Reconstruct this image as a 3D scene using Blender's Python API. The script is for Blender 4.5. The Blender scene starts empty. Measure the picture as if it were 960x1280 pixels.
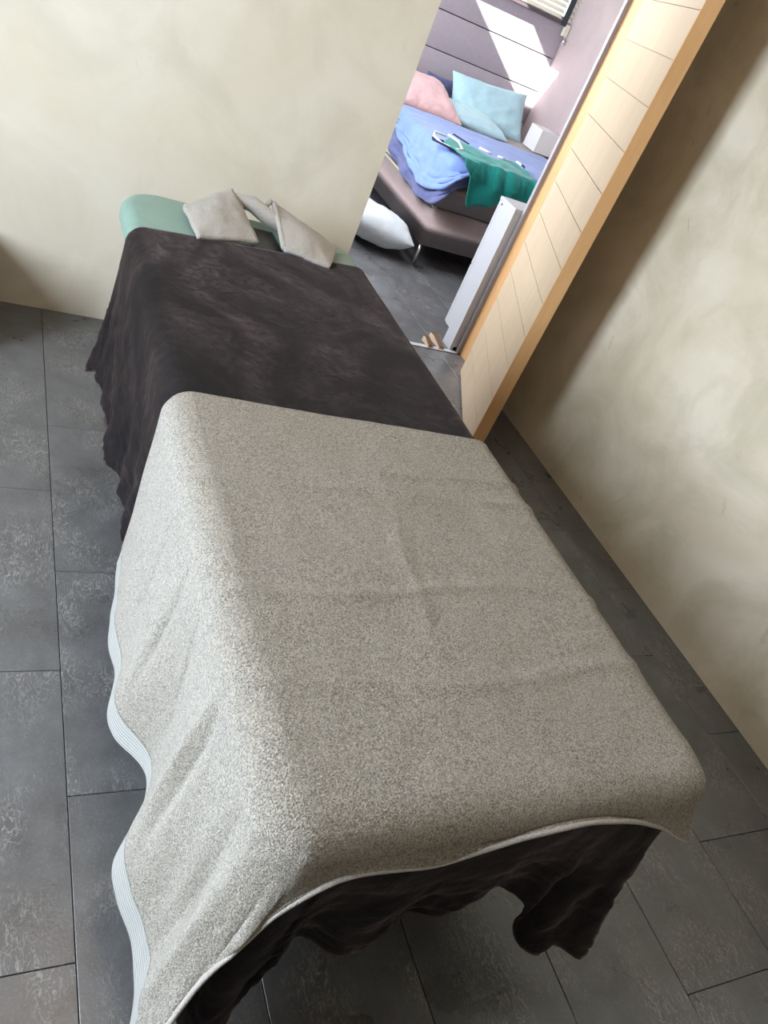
import bpy, bmesh, math, random
import numpy as np
from mathutils import Vector, Matrix, noise
random.seed(7)
PI = math.pi
S = bpy.context.scene
COL = S.collection

# ------------------------------------------------------------------ camera
def cam_axes(a, b, c):
    ca, sa, cb, sb, cc, sc = math.cos(a), math.sin(a), math.cos(b), math.sin(b), math.cos(c), math.sin(c)
    Rz = Matrix(((ca, -sa, 0), (sa, ca, 0), (0, 0, 1)))
    Rx = Matrix(((1, 0, 0), (0, cb, -sb), (0, sb, cb)))
    B = Matrix(((1, 0, 0), (0, 0, -1), (0, 1, 0)))
    Rr = Matrix(((cc, -sc, 0), (sc, cc, 0), (0, 0, 1)))
    return Rz @ Rx @ B @ Rr
cam = bpy.data.cameras.new('camera'); co = bpy.data.objects.new('camera', cam); COL.objects.link(co)
co.matrix_world = Matrix.Translation((0, 0, 1.45)) @ cam_axes(-0.61725282, -0.58819038, 0.45535813).to_4x4()
cam.sensor_fit = 'VERTICAL'; cam.sensor_height = 36.0; cam.lens = 36.0 * 984.85 / 1280.0
cam.clip_start = 0.02; cam.clip_end = 100
S.camera = co

# ------------------------------------------------------------------ light
S.view_settings.view_transform = 'Standard'; S.view_settings.look = 'None'
S.view_settings.gamma = 1.0; S.view_settings.use_curve_mapping = False
S.view_settings.exposure = 0.0
S.cycles.use_denoising = True
S.cycles.max_bounces = 8; S.cycles.diffuse_bounces = 5
S.cycles.sample_clamp_indirect = 6.0
w = bpy.data.worlds.new('world'); S.world = w; w.use_nodes = True
wn = w.node_tree.nodes; wl = w.node_tree.links
sky = wn.new('ShaderNodeTexSky'); sky.sky_type = 'NISHITA'; sky.sun_disc = False
sky.sun_elevation = math.radians(34); sky.sun_rotation = math.radians(250)
wl.new(sky.outputs[0], wn['Background'].inputs[0]); wn['Background'].inputs[1].default_value = 0.25

def light(name, kind, loc, direction, energy, color, size=None, size_y=None, spread=None):
    l = bpy.data.lights.new(name, kind); l.energy = energy; l.color = color
    if kind == 'AREA':
        l.shape = 'RECTANGLE'; l.size = size; l.size_y = size_y
        if spread: l.spread = spread
    o = bpy.data.objects.new(name, l); COL.objects.link(o); o.location = loc
    o.rotation_euler = Vector(direction).to_track_quat('-Z', 'Y').to_euler()
    return o
# daylight through the side window of the treatment room (cool; lamp before an opaque pane)
light('window_daylight', 'AREA', (-1.80, 0.92, 1.32), (1, 0.0, -0.08), 170, (0.80, 0.90, 1.0), 0.72, 1.5)
# unseen ceiling lamp, added for weak warm fill
light('warm_ceiling_fill', 'AREA', (0.6, 1.25, 2.42), (0, 0, -1), 5, (1.0, 0.66, 0.40), 0.5, 0.5)
# bedroom: sun through an added ceiling opening, plus fill lamps added above and at left
sun = light('sun', 'SUN', (0, 0, 5), (1.38, 0.5, -1.0), 60, (1.0, 0.97, 0.93)); sun.data.angle = 0.009
light('roof_opening_fill', 'AREA', (1.61, 5.59, 2.66), (0, 0, -1), 30, (0.86, 0.92, 1.0), 0.6, 0.7)
light('bedroom_fill_left', 'AREA', (0.75, 4.15, 1.5), (1, 0, -0.25), 100, (0.88, 0.93, 1.0), 1.2, 1.2)

# ------------------------------------------------------------------ helpers
def tag(o, label=None, cat=None, group=None, kind=None):
    if label: o['label'] = label
    if cat: o['category'] = cat
    if group: o['group'] = group
    if kind: o['kind'] = kind
    return o
def link_mesh(name, me, mat, parent=None, smooth=False):
    if mat and not me.materials: me.materials.append(mat)
    if smooth: me.polygons.foreach_set('use_smooth', [True] * len(me.polygons))
    o = bpy.data.objects.new(name, me); COL.objects.link(o)
    if parent:
        o.parent = parent
    return o
def from_bm(name, bm, mat, parent=None, smooth=False, bevel=0, seg=2):
    if bevel:
        bmesh.ops.bevel(bm, geom=[e for e in bm.edges if e.is_manifold and e.calc_face_angle(0) > 0.5], offset=bevel, segments=seg, affect='EDGES', profile=0.5)
    bmesh.ops.recalc_face_normals(bm, faces=bm.faces)
    me = bpy.data.meshes.new(name); bm.to_mesh(me); bm.free()
    o = link_mesh(name, me, mat, parent, smooth)
    if smooth and bevel: o.modifiers.new('normals', 'WEIGHTED_NORMAL')
    return o
def empty(name, loc=(0, 0, 0)):
    o = bpy.data.objects.new(name, None); COL.objects.link(o); o.location = loc; o.empty_display_size = 0.1
    return o
def bm_box(bm, lo, hi):
    vs = [bm.verts.new((x, y, z)) for z in (lo[2], hi[2]) for y in (lo[1], hi[1]) for x in (lo[0], hi[0])]
    for f in ((0, 2, 3, 1), (4, 5, 7, 6), (0, 1, 5, 4), (2, 6, 7, 3), (0, 4, 6, 2), (1, 3, 7, 5)):
        bm.faces.new([vs[i] for i in f])
def box(name, lo, hi, mat, parent=None, bevel=0.0, seg=2, smooth=False):
    bm = bmesh.new()
    off = Vector(parent.location) if parent else Vector((0, 0, 0))
    bm_box(bm, Vector(lo) - off, Vector(hi) - off)
    return from_bm(name, bm, mat, parent, smooth, bevel, seg)
def tube(name, pts, rad, mat, parent=None, n=10, caps=True, flat=1.0):
    bm = bmesh.new(); rings = []
    off = Vector(parent.location) if parent else Vector((0, 0, 0))
    P = [Vector(p) - off for p in pts]
    up = Vector((0.13, 0.21, 0.97))
    for i, p in enumerate(P):
        t = (P[min(i + 1, len(P) - 1)] - P[max(i - 1, 0)]).normalized()
        a = t.cross(up).normalized(); b = a.cross(t)
        r = rad[i] if isinstance(rad, (list, tuple)) else rad
        rings.append([bm.verts.new(p + a * r * math.cos(2 * PI * k / n) + b * r * flat * math.sin(2 * PI * k / n)) for k in range(n)])
    for i in range(len(rings) - 1):
        for k in range(n):
            bm.faces.new((rings[i][k], rings[i][(k + 1) % n], rings[i + 1][(k + 1) % n], rings[i + 1][k]))
    if caps: bm.faces.new(rings[0][::-1]); bm.faces.new(rings[-1])
    return from_bm(name, bm, mat, parent, True)
def grid_mesh(name, G, mat, parent=None, thick=0.0, uv=None, merge=0.0, sub=0):
    """G: rows x cols array of points -> one smooth surface"""
    G = np.asarray(G, float); n, m = G.shape[:2]
    off = np.array(parent.location) if parent else np.zeros(3)
    V = (G.reshape(-1, 3) - off)
    idx = np.arange(n * m).reshape(n, m)
    F = np.stack([idx[:-1, :-1], idx[1:, :-1], idx[1:, 1:], idx[:-1, 1:]], -1).reshape(-1, 4)
    me = bpy.data.meshes.new(name)
    me.from_pydata(V.tolist(), [], F.tolist())
    if uv is not None:
        lay = me.uv_layers.new(name='UVMap'); U = np.asarray(uv, float).reshape(-1, 2)
        li = np.zeros(len(me.loops), int); me.loops.foreach_get('vertex_index', li)
        lay.data.foreach_set('uv', U[li].ravel())
    if merge:
        bm = bmesh.new(); bm.from_mesh(me); bmesh.ops.remove_doubles(bm, verts=bm.verts, dist=merge)
        bmesh.ops.recalc_face_normals(bm, faces=bm.faces); bm.to_mesh(me); bm.free()
    o = link_mesh(name, me, mat, parent, True)
    if thick:
        md = o.modifiers.new('thickness', 'SOLIDIFY'); md.thickness = thick; md.offset = 0
    if sub:
        md = o.modifiers.new('sub', 'SUBSURF'); md.levels = sub; md.render_levels = sub
    return o
def spline(K, n):
    """Catmull-Rom through the rows of K, n samples, chord parameter"""
    K = np.asarray(K, float); d = np.r_[0, np.cumsum(np.maximum(np.linalg.norm(np.diff(K[:, :5], axis=0), axis=1), 1e-4))]
    m = np.zeros_like(K)
    m[1:-1] = (K[2:] - K[:-2]) / (d[2:] - d[:-2])[:, None]
    m[0] = (K[1] - K[0]) / (d[1] - d[0]); m[-1] = (K[-1] - K[-2]) / (d[-1] - d[-2])
    t = np.linspace(0, d[-1], n); i = np.clip(np.searchsorted(d, t, side='right') - 1, 0, len(K) - 2)
    h = (d[i + 1] - d[i]); u = ((t - d[i]) / h)[:, None]; h = h[:, None]
    return (2 * u**3 - 3 * u**2 + 1) * K[i] + (u**3 - 2 * u**2 + u) * h * m[i] + (-2 * u**3 + 3 * u**2) * K[i + 1] + (u**3 - u**2) * h * m[i + 1], t
def nz(x, y, z, s=1.0, seed=0.0):
    return noise.noise(Vector((x * s + seed, y * s - seed, z * s + 2 * seed)))

# ------------------------------------------------------------------ materials
def mat(name, color=(0.5, 0.5, 0.5), rough=0.6, spec=0.5, metal=0.0, sheen=0.0):
    m = bpy.data.materials.new(name); m.use_nodes = True
    b = m.node_tree.nodes['Principled BSDF']
    b.inputs['Base Color'].default_value = (*color, 1); b.inputs['Roughness'].default_value = rough
    b.inputs['Specular IOR Level'].default_value = spec; b.inputs['Metallic'].default_value = metal
    b.inputs['Sheen Weight'].default_value = sheen
    return m
class NT:
    def __init__(s, m):
        s.m = m; s.t = m.node_tree; s.b = s.t.nodes['Principled BSDF']
        s.tc = s.t.nodes.new('ShaderNodeTexCoord')
        s.vec = s.tc.outputs['Object']
    def n(s, typ, **kw):
        x = s.t.nodes.new(typ)
        for k, v in kw.items():
            if k in x.inputs.keys() if isinstance(k, str) else False: x.inputs[k].default_value = v
            else: setattr(x, k, v)
        return x
    def l(s, a, b): s.t.links.new(a, b)
    def mapping(s, scale=(1, 1, 1), rot=(0, 0, 0), loc=None, src=None):
        x = s.n('ShaderNodeMapping'); x.inputs['Scale'].default_value = scale; x.inputs['Rotation'].default_value = rot
        s.l(src or s.vec, x.inputs['Vector'])
        if loc is not None: s.l(loc, x.inputs['Location'])
        return x.outputs[0]
    def noise(s, scale, detail=4, rough=0.5, dist=0.0, src=None):
        x = s.n('ShaderNodeTexNoise'); x.inputs['Scale'].default_value = scale; x.inputs['Detail'].default_value = detail
        x.inputs['Roughness'].default_value = rough; x.inputs['Distortion'].default_value = dist
        s.l(src or s.vec, x.inputs['Vector']); return x.outputs['Fac']
    def voro(s, scale, src=None, feature='F1', out='Distance'):
        x = s.n('ShaderNodeTexVoronoi', feature=feature); x.inputs['Scale'].default_value = scale
        s.l(src or s.vec, x.inputs['Vector']); return x.outputs[out]
    def ramp(s, fac, stops):
        x = s.n('ShaderNodeValToRGB'); e = x.color_ramp.elements
        while len(e) < len(stops): e.new(0.5)
        for k, (p, c) in enumerate(stops):
            e[k].position = p; e[k].color = (*c, 1) if len(c) == 3 else c
        s.l(fac, x.inputs[0]); return x.outputs[0]
    def mix(s, fac, a, b, blend='MIX'):
        x = s.n('ShaderNodeMix', data_type='RGBA', blend_type=blend)
        for sock, v in ((x.inputs[0], fac), (x.inputs[6], a), (x.inputs[7], b)):
            if hasattr(v, 'links'): s.l(v, sock)
            else: sock.default_value = v if isinstance(v, float) else (*v, 1)
        return x.outputs[2]
    def math(s, op, a, b=None):
        x = s.n('ShaderNodeMath', operation=op)
        for k, v in enumerate((a, b)):
            if v is None: continue
            if hasattr(v, 'links'): s.l(v, x.inputs[k])
            else: x.inputs[k].default_value = v
        return x.outputs[0]
    def bump(s, h, strength=0.3, dist=0.01, prev=None):
        x = s.n('ShaderNodeBump'); x.inputs['Strength'].default_value = strength; x.inputs['Distance'].default_value = dist
        s.l(h, x.inputs['Height'])
        if prev is not None: s.l(prev, x.inputs['Normal'])
        return x.outputs[0]
    def set(s, color=None, normal=None, rough=None):
        if color is not None: s.l(color, s.b.inputs['Base Color'])
        if normal is not None: s.l(normal, s.b.inputs['Normal'])
        if rough is not None: s.l(rough, s.b.inputs['Roughness'])

def plaster(name, c1, c2, c3, marks=0.5, seed=0.0):
    m = mat(name, c1, 0.55, 0.35); t = NT(m)
    v = t.mapping((1, 1, 1), (0.3, 0.5, seed))
    big = t.noise(1.2, 6, 0.55, 0.9, v); mid = t.noise(3.0, 7, 0.62, 1.1, v)
    c = t.mix(t.ramp(big, [(0.35, (0, 0, 0)), (0.65, (1, 1, 1))]), c1, c2)
    c = t.mix(t.ramp(mid, [(0.42, (0, 0, 0)), (0.75, (0.75,) * 3)]), c, c3)
    # trowel marks: thin curved strokes
    warp = t.n('ShaderNodeMix', data_type='VECTOR'); warp.inputs[0].default_value = 0.35
    nt = t.n('ShaderNodeTexNoise'); nt.inputs['Scale'].default_value = 1.7; nt.inputs['Detail'].default_value = 2
    t.l(v, nt.inputs['Vector']); t.l(v, warp.inputs[4]); t.l(nt.outputs['Color'], warp.inputs[5])
    st = t.noise(1.0, 5, 0.62, 0.6, t.mapping((34, 7, 9), (0.2, 0.9, 0.4), src=warp.outputs[1]))
    gate = t.ramp(t.noise(2.6, 2, 0.5, 0, v), [(0.52, (0, 0, 0)), (0.64, (1, 1, 1))])
    stroke = t.math('MULTIPLY', t.ramp(st, [(0.64, (0, 0, 0)), (0.72, (1, 1, 1))]), gate)
    c = t.mix(t.math('MULTIPLY', stroke, marks), c, (c3[0] * .45, c3[1] * .45, c3[2] * .45))
    h = t.math('ADD', t.math('MULTIPLY', mid, 0.6), t.math('MULTIPLY', stroke, -0.5))
    t.set(c, t.bump(h, 0.35, 0.006)); return m
M = {}
M['wall_b'] = plaster('lime_plaster_cream', (0.64, 0.585, 0.475), (0.70, 0.66, 0.57), (0.55, 0.51, 0.42), 0.2, 0.0)
M['wall_r'] = plaster('lime_plaster_marked', (0.58, 0.505, 0.385), (0.70, 0.655, 0.56), (0.40, 0.365, 0.265), 0.8, 1.1)
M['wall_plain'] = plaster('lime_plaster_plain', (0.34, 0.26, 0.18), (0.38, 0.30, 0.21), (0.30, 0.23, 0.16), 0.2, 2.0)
M['mauve'] = plaster('mauve_plaster', (0.50, 0.42, 0.42), (0.56, 0.48, 0.48), (0.42, 0.36, 0.38), 0.1, 0.5)
M['ceiling'] = mat('white_ceiling_paint', (0.40, 0.34, 0.27), 0.8, 0.2)

def slate():
    m = mat('dark_slate_tile', (0.06, 0.06, 0.06), 0.42, 0.65); t = NT(m)
    oi = t.n('ShaderNodeObjectInfo'); off = t.n('ShaderNodeCombineXYZ')
    t.l(t.math('MULTIPLY', oi.outputs['Random'], 37.0), off.inputs[0]); t.l(t.math('MULTIPLY', oi.outputs['Random'], 91.0), off.inputs[1])
    v = t.mapping((1, 1, 1), (0, 0, 0), off.outputs[0])
    cloud = t.noise(5.5, 5, 0.6, 0.5, v)
    c = t.ramp(cloud, [(0.3, (0.062, 0.067, 0.075)), (0.55, (0.096, 0.102, 0.114)), (0.75, (0.134, 0.142, 0.158))])
    c = t.mix(0.5, c, t.ramp(t.noise(13, 3, 0.6, 0, v), [(0.35, (0.072, 0.068, 0.066)), (0.7, (0.13, 0.13, 0.13))]))
    # cleft relief: worm-like ridges along the tile, their highlights painted in lighter colour
    ws = t.mapping((2.6, 1.0, 1), (0, 0, 0.12), src=v)
    worm = t.noise(24, 2.5, 0.5, 1.8, ws)
    ridge = t.ramp(worm, [(0.47, (0, 0, 0)), (0.5, (1, 1, 1)), (0.54, (0, 0, 0))])
    patch = t.ramp(t.noise(4.5, 2, 0.5, 0.3, t.mapping((1.4, 1, 1), src=v)), [(0.45, (0.06,) * 3), (0.60, (1, 1, 1))])
    rp = t.math('MULTIPLY', ridge, patch)
    c = t.mix(t.math('MULTIPLY', rp, 0.65), c, (0.33, 0.315, 0.295))
    grain = t.noise(170, 3, 0.6, 0, v)
    c = t.mix(t.math('MULTIPLY', t.ramp(grain, [(0.55, (0, 0, 0)), (0.7, (1, 1, 1))]), 0.35), c, (0.20, 0.195, 0.19))
    n1 = t.bump(t.math('ADD', t.math('MULTIPLY', rp, 0.8), t.math('MULTIPLY', cloud, 0.7)), 0.14, 0.003)
    n2 = t.bump(grain, 0.25, 0.002, n1)
    t.set(c, n2, t.ramp(cloud, [(0.3, (0.25,) * 3), (0.7, (0.37,) * 3)])); return m
M['tile'] = slate()
M['grout'] = mat('dark_grout', (0.035, 0.033, 0.03), 0.9, 0.2)

def terry(name, c_hi, c_lo, scale=330, bump=0.9):
    m = mat(name, c_hi, 0.95, 0.1, sheen=0.35); t = NT(m)
    m.node_tree.nodes['Principled BSDF'].inputs['Sheen Roughness'].default_value = 0.5
    loops = t.noise(scale, 2.5, 0.65, 0.7); big = t.noise(9, 4, 0.6)
    clump = t.noise(scale * 0.33, 2, 0.5, 0.5)
    hh = t.math('ADD', t.math('MULTIPLY', loops, 0.85), t.math('MULTIPLY', clump, 0.15))
    c = t.mix(t.ramp(hh, [(0.41, (0, 0, 0)), (0.58, (1, 1, 1))]), c_lo, c_hi)  # gaps between loops painted darker, their shade put into the colour
    c = t.mix(t.math('MULTIPLY', t.ramp(big, [(0.35, (0, 0, 0)), (0.7, (1, 1, 1))]), 0.25), c, tuple(x * 0.8 for x in c_hi))
    t.set(c, t.bump(hh, bump, 0.013)); return m
M['towel'] = terry('greige_terry', (0.59, 0.535, 0.45), (0.13, 0.115, 0.09), 400, 1.0)
M['towel_small'] = terry('grey_terry', (0.50, 0.47, 0.43), (0.33, 0.31, 0.29), 420, 0.5)
def ribbed():
    m = mat('ribbed_towel_border', (0.55, 0.56, 0.55), 0.9, 0.15, sheen=0.2); t = NT(m)
    x = t.n('ShaderNodeTexWave', wave_type='BANDS', bands_direction='Y'); x.inputs['Scale'].default_value = 45
    x.inputs['Distortion'].default_value = 0.2
    t.l(t.tc.outputs['UV'], x.inputs['Vector'])
    c = t.mix(x.outputs['Fac'], (0.26, 0.265, 0.26), (0.38, 0.385, 0.37))
    t.set(c, t.bump(x.outputs['Fac'], 0.6, 0.004)); return m
M['rib'] = ribbed()
def velvet(name, c0, c1, sheen=1.0, tint=(0.62, 0.52, 0.52)):
    m = mat(name, c0, 0.75, 0.12, sheen=sheen); t = NT(m); b = t.b
    b.inputs['Sheen Roughness'].default_value = 0.27; b.inputs['Sheen Tint'].default_value = (*tint, 1)
    v = t.mapping((1, 1, 1))
    a = t.noise(3.2, 5, 0.62, 1.6, v); st = t.noise(22, 6, 0.75, 1.2, t.mapping((1.0, 1.0, 0.25), (0, 0.3, 0.2)))
    f = t.math('MULTIPLY', t.ramp(a, [(0.4, (0, 0, 0)), (0.68, (1, 1, 1))]), t.ramp(st, [(0.40, (0.1,) * 3), (0.66, (1, 1, 1))]))
    t.set(t.mix(f, c0, c1), t.bump(t.math('ADD', t.noise(260, 2, 0.6, 0, t.mapping((1, 4, 1))), t.math('MULTIPLY', st, 1.5)), 0.3, 0.004))
    t.l(t.math('ADD', t.math('MULTIPLY', f, 0.5), 0.16), b.inputs['Sheen Weight']); return m
M['blanket'] = velvet('dark_brown_plush', (0.0075, 0.0066, 0.0075), (0.032, 0.024, 0.025), 0.4, (0.78, 0.60, 0.60))
def cloth(name, c, c2=None, s=7.0, b=0.5, sheen=0.2, rough=0.85):
    m = mat(name, c, rough, 0.2, sheen=sheen); t = NT(m); c2 = c2 or tuple(x * 0.85 for x in c)
    a = t.noise(s, 5, 0.6, 1.0); f = t.noise(600, 1, 0.5)
    t.set(t.mix(t.ramp(a, [(0.35, (0, 0, 0)), (0.7, (1, 1, 1))]), c, c2), t.bump(t.math('ADD', t.math('MULTIPLY', a, 1.0), t.math('MULTIPLY', f, 0.06)), b, 0.012)); return m
M['teal'] = cloth('teal_jersey', (0.21, 0.34, 0.29), (0.18, 0.30, 0.26), 5, 0.15)
M['vinyl'] = mat('beige_vinyl', (0.42, 0.38, 0.32), 0.45, 0.4)
M['duvet'] = cloth('light_blue_cotton', (0.165, 0.25, 0.53), (0.125, 0.20, 0.45), 9, 0.5)
M['duvet_dark'] = cloth('slate_blue_cotton', (0.10, 0.115, 0.24), (0.075, 0.09, 0.19), 9, 0.5)
M['aqua'] = cloth('pale_aqua_cotton', (0.45, 0.67, 0.74), (0.40, 0.62, 0.70), 10, 0.35)
M['pink'] = cloth('pale_pink_cotton', (0.70, 0.47, 0.47), (0.62, 0.40, 0.41), 12, 0.6)
M['white_cotton'] = cloth('off_white_cotton', (0.46, 0.49, 0.51), (0.40, 0.43, 0.46), 8, 0.35)
M['sheet'] = cloth('cream_sheet', (0.46, 0.43, 0.34), None, 8, 0.3)
M['taupe'] = cloth('taupe_upholstery', (0.29, 0.225, 0.22), (0.26, 0.20, 0.195), 30, 0.15)
M['headboard'] = cloth('grey_lavender_upholstery', (0.40, 0.36, 0.40), (0.37, 0.335, 0.375), 20, 0.12)
M['shirt'] = cloth('green_jersey', (0.0, 0.20, 0.175), (0.0, 0.14, 0.125), 10, 0.3)
M['navy'] = mat('navy_knit', (0.02, 0.025, 0.05), 0.8, 0.2)
M['white_knit'] = mat('white_knit', (0.8, 0.82, 0.82), 0.8, 0.2)
M['white'] = mat('white_lacquer', (0.39, 0.40, 0.425), 0.35, 0.5)
M['trim_grey'] = mat('grey_lavender_paint', (0.30, 0.28, 0.30), 0.5, 0.4)
M['white_gloss'] = mat('white_lamp_glass', (0.8, 0.8, 0.8), 0.3, 0.5)
M['black'] = mat('black_plastic', (0.012, 0.012, 0.012), 0.4, 0.5)
M['chrome'] = mat('brushed_steel', (0.7, 0.7, 0.7), 0.3, 0.5, 1.0)
M['tape'] = mat('dark_grey_tape', (0.05, 0.06, 0.07), 0.8, 0.2)
M['slat'] = mat('cream_slat', (0.78, 0.74, 0.62), 0.4, 0.4)
M['rail'] = mat('dark_rail', (0.10, 0.075, 0.085), 0.5, 0.4)
M['threshold'] = mat('pale_stone', (0.42, 0.43, 0.45), 0.4, 0.4)
def wood(name, c1, c2, axis=(1, 1, 1), s=6):
    m = mat(name, c1, 0.45, 0.4); t = NT(m)
    oi = t.n('ShaderNodeObjectInfo'); cx = t.n('ShaderNodeCombineXYZ')
    for k in range(3): t.l(t.math('MULTIPLY', oi.outputs['Random'], 11.0 + 7 * k), cx.inputs[k])
    v = t.mapping(axis, (0, 0, 0), cx.outputs[0])
    g = t.noise(s, 6, 0.6, 1.2, v); f = t.noise(s * 9, 3, 0.6, 0.5, v)
    c = t.mix(t.ramp(g, [(0.35, (0, 0, 0)), (0.7, (1, 1, 1))]), c1, c2)
    c = t.mix(t.math('MULTIPLY', f, 0.25), c, tuple(x * 0.75 for x in c2))
    t.set(c, t.bump(f, 0.08, 0.002)); return m
M['birch'] = wood('pale_birch', (0.53, 0.415, 0.29), (0.475, 0.365, 0.24), (5, 5, 0.7), 4)
M['edge'] = wood('orange_birch_edge', (0.56, 0.33, 0.15), (0.50, 0.28, 0.12), (5, 5, 0.6), 5)
M['leg'] = wood('beech', (0.62, 0.36, 0.15), (0.55, 0.30, 0.12), (6, 6, 0.8), 6)
M['wedge_top'] = wood('brown_wood', (0.15, 0.085, 0.045), (0.10, 0.06, 0.035), (2, 8, 2), 14)
M['wedge'] = wood('pale_pine', (0.62, 0.48, 0.38), (0.52, 0.38, 0.28), (2, 8, 2), 14)
def emis(name, c, e):
    m = mat(name, c); b = m.node_tree.nodes['Principled BSDF']
    b.inputs['Emission Color'].default_value = (*c, 1); b.inputs['Emission Strength'].default_value = e; return m
M['pane'] = emis('glowing_opaque_pane', (0.85, 0.92, 1.0), 1.5)  # opaque pane glows in place of daylight and keeps the sun out
M['lamp'] = emis('lit_fill_diffuser', (1.0, 0.88, 0.72), 2.0)

# ------------------------------------------------------------------ setting
ROOM_L, ROOM_F, BW, RW = -1.90, -1.60, 2.751, 2.171
BB = 3.06            # bedroom side of the dividing wall
BL, BR, BBACK, HC = 0.60, 3.88, 6.16, 2.50
def st(name, lo, hi, m, bevel=0.0):
    return tag(box(name, lo, hi, m, None, bevel), kind='structure')
floor = tag(empty('floor'), kind='structure')
box('screed', (ROOM_L - .15, ROOM_F - .15, -0.10), (RW + .15, BB, -0.004), M['grout'], floor)
box('screed', (BL - .15, BB, -0.10), (BR + .15, BBACK + .15, -0.004), M['grout'], floor)
TW, TL, X0, Y0 = 0.300, 0.600, 0.2325, 0.549
proto = {}
def tile(x0, x1, y0, y1):
    key = (round(x1 - x0, 3), round(y1 - y0, 3))
    if key not in proto:
        bm = bmesh.new(); bm_box(bm, (-(x1 - x0) / 2, -(y1 - y0) / 2, -0.008), ((x1 - x0) / 2, (y1 - y0) / 2, 0.0))
        bmesh.ops.bevel(bm, geom=[e for e in bm.edges if all(v.co.z > -0.001 for v in e.verts)], offset=0.0009, segments=1, affect='EDGES')
        me = bpy.data.meshes.new('tile'); bm.to_mesh(me); bm.free(); me.materials.append(M['tile']); proto[key] = me
    o = bpy.data.objects.new('tile', proto[key]); COL.objects.link(o); o.parent = floor
    o.location = ((x0 + x1) / 2, (y0 + y1) / 2, random.uniform(-0.0004, 0.0))
G = 0.0008
for ci in range(-5, 13):
    cx0 = X0 + ci * TW; yo = Y0 + (0.300 if ci % 2 == 0 else 0.0)
    for ri in range(-4, 10):
        cy0 = yo + ri * TL
        for (rx0, rx1, ry0, ry1) in ((ROOM_L, RW, ROOM_F, BB - 0.012), (1.13, BR, BB + 0.02, BBACK)):
            a, b = max(cx0 + G, rx0), min(cx0 + TW - G, rx1); c, d = max(cy0 + G, ry0), min(cy0 + TL - G, ry1)
            if rx0 == ROOM_L and cy0 + TL > BW - 0.0 and b < 1.268: d = min(d, BW)
            if b - a > 0.02 and d - c > 0.02: tile(a, b, c, d)
st('wall_back', (ROOM_L - .15, BW, 0), (1.268, BB, HC), M['wall_b'])
st('wall_back_above_doorway', (1.268, BW, 2.10), (RW, BB, HC), M['wall_b'])
st('wall_right', (RW, ROOM_F - .15, 0), (RW + .15, BB, HC), M['wall_r'])
st('wall_front', (ROOM_L - .15, ROOM_F - .15, 0), (RW, ROOM_F, HC), M['wall_plain'])
bm = bmesh.new()   # left wall with its window opening
for lo, hi in (((-.15, -1.6, 0), (0, 0.45, HC)), ((-.15, 1.40, 0), (0, BW, HC)), ((-.15, .45, 0), (0, 1.4, 0.50)), ((-.15, .45, 2.2), (0, 1.4, HC))):
    bm_box(bm, Vector(lo) + Vector((ROOM_L, 0, 0)), Vector(hi) + Vector((ROOM_L, 0, 0)))
tag(from_bm('wall_left', bm, M['wall_plain']), kind='structure')
st('ceiling', (ROOM_L - .15, ROOM_F - .15, HC), (RW + .15, BB, HC + .12), M['ceiling'])
w1 = tag(empty('window_1', (ROOM_L, 0.925, 0.9)), kind='structure')
box('pane', (ROOM_L - .06, .45, .50), (ROOM_L - .05, 1.4, 2.2), M['pane'], w1)
bm = bmesh.new()
for lo, hi in (((-.08, .45, .5), (-.02, .50, 2.2)), ((-.08, 1.35, .5), (-.02, 1.4, 2.2)), ((-.08, .50, .5), (-.02, 1.35, .55)), ((-.08, .50, 2.15), (-.02, 1.35, 2.2)), ((-.075, .50, 1.33), (-.03, 1.35, 1.37))):
    bm_box(bm, Vector(lo) - Vector((0, .925, .9)), Vector(hi) - Vector((0, .925, .9)))
from_bm('window_frame', bm, M['white'], w1)
# bedroom shell
st('wall_bedroom_back', (BL - .15, BBACK, 0), (BR + .15, BBACK + .15, HC), M['mauve'])
st('wall_bedroom_right', (BR, BB, 0), (BR + .15, BBACK, HC), M['mauve'])
st('wall_bedroom_front', (RW + .15, BB - .15, 0), (BR + .15, BB, HC), M['mauve'])
bm = bmesh.new()
for lo, hi in (((0, BB, 0), (.15, 3.5, HC)), ((0, 4.8, 0), (.15, BBACK, HC)), ((0, 3.5, 0), (.15, 4.8, .9)), ((0, 3.5, 2.1), (.15, 4.8, HC))):
    bm_box(bm, Vector(lo) + Vector((BL - .15, 0, 0)), Vector(hi) + Vector((BL - .15, 0, 0)))
tag(from_bm('wall_bedroom_left', bm, M['mauve']), kind='structure')
w2 = tag(empty('added_window_2', (BL, 4.15, 0.9)), kind='structure')  # unseen window, added to carry the bedroom fill light
box('pane', (BL - .10, 3.5, .9), (BL - .09, 4.8, 2.1), M['pane'], w2)
bm = bmesh.new()   # bedroom ceiling, with an unseen opening added to shape the sun patch
SX0, SX1, SY0, SY1 = 1.276, 1.94, 5.20, 5.98
for lo, hi in (((BL - .15, BB, HC), (BR + .15, SY0, HC + .10)), ((BL - .15, SY1, HC), (BR + .15, BBACK + .15, HC + .10)),
               ((BL - .15, SY0, HC), (SX0, SY1, HC + .10)), ((SX1, SY0, HC), (BR + .15, SY1, HC + .10))):
    bm_box(bm, lo, hi)
tag(from_bm('ceiling_bedroom', bm, M['ceiling']), kind='structure')
# dark line across the doorway, threshold and door trims
st('trim_1', (1.268, BB - .012, -0.006), (2.143, BB - .008, 0.0006), M['black'])
st('trim_2', (1.268, BB - .008, -0.006), (2.143, BB + .020, 0.003), M['threshold'])
st('trim_3', (2.144, BB + .001, 0), (RW, BB + .018, 2.10), M['trim_grey'], 0.002)
st('trim_4', (2.1625, 2.80, 0), (RW - .0005, BB, 2.098), M['edge'], 0.003)

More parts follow.
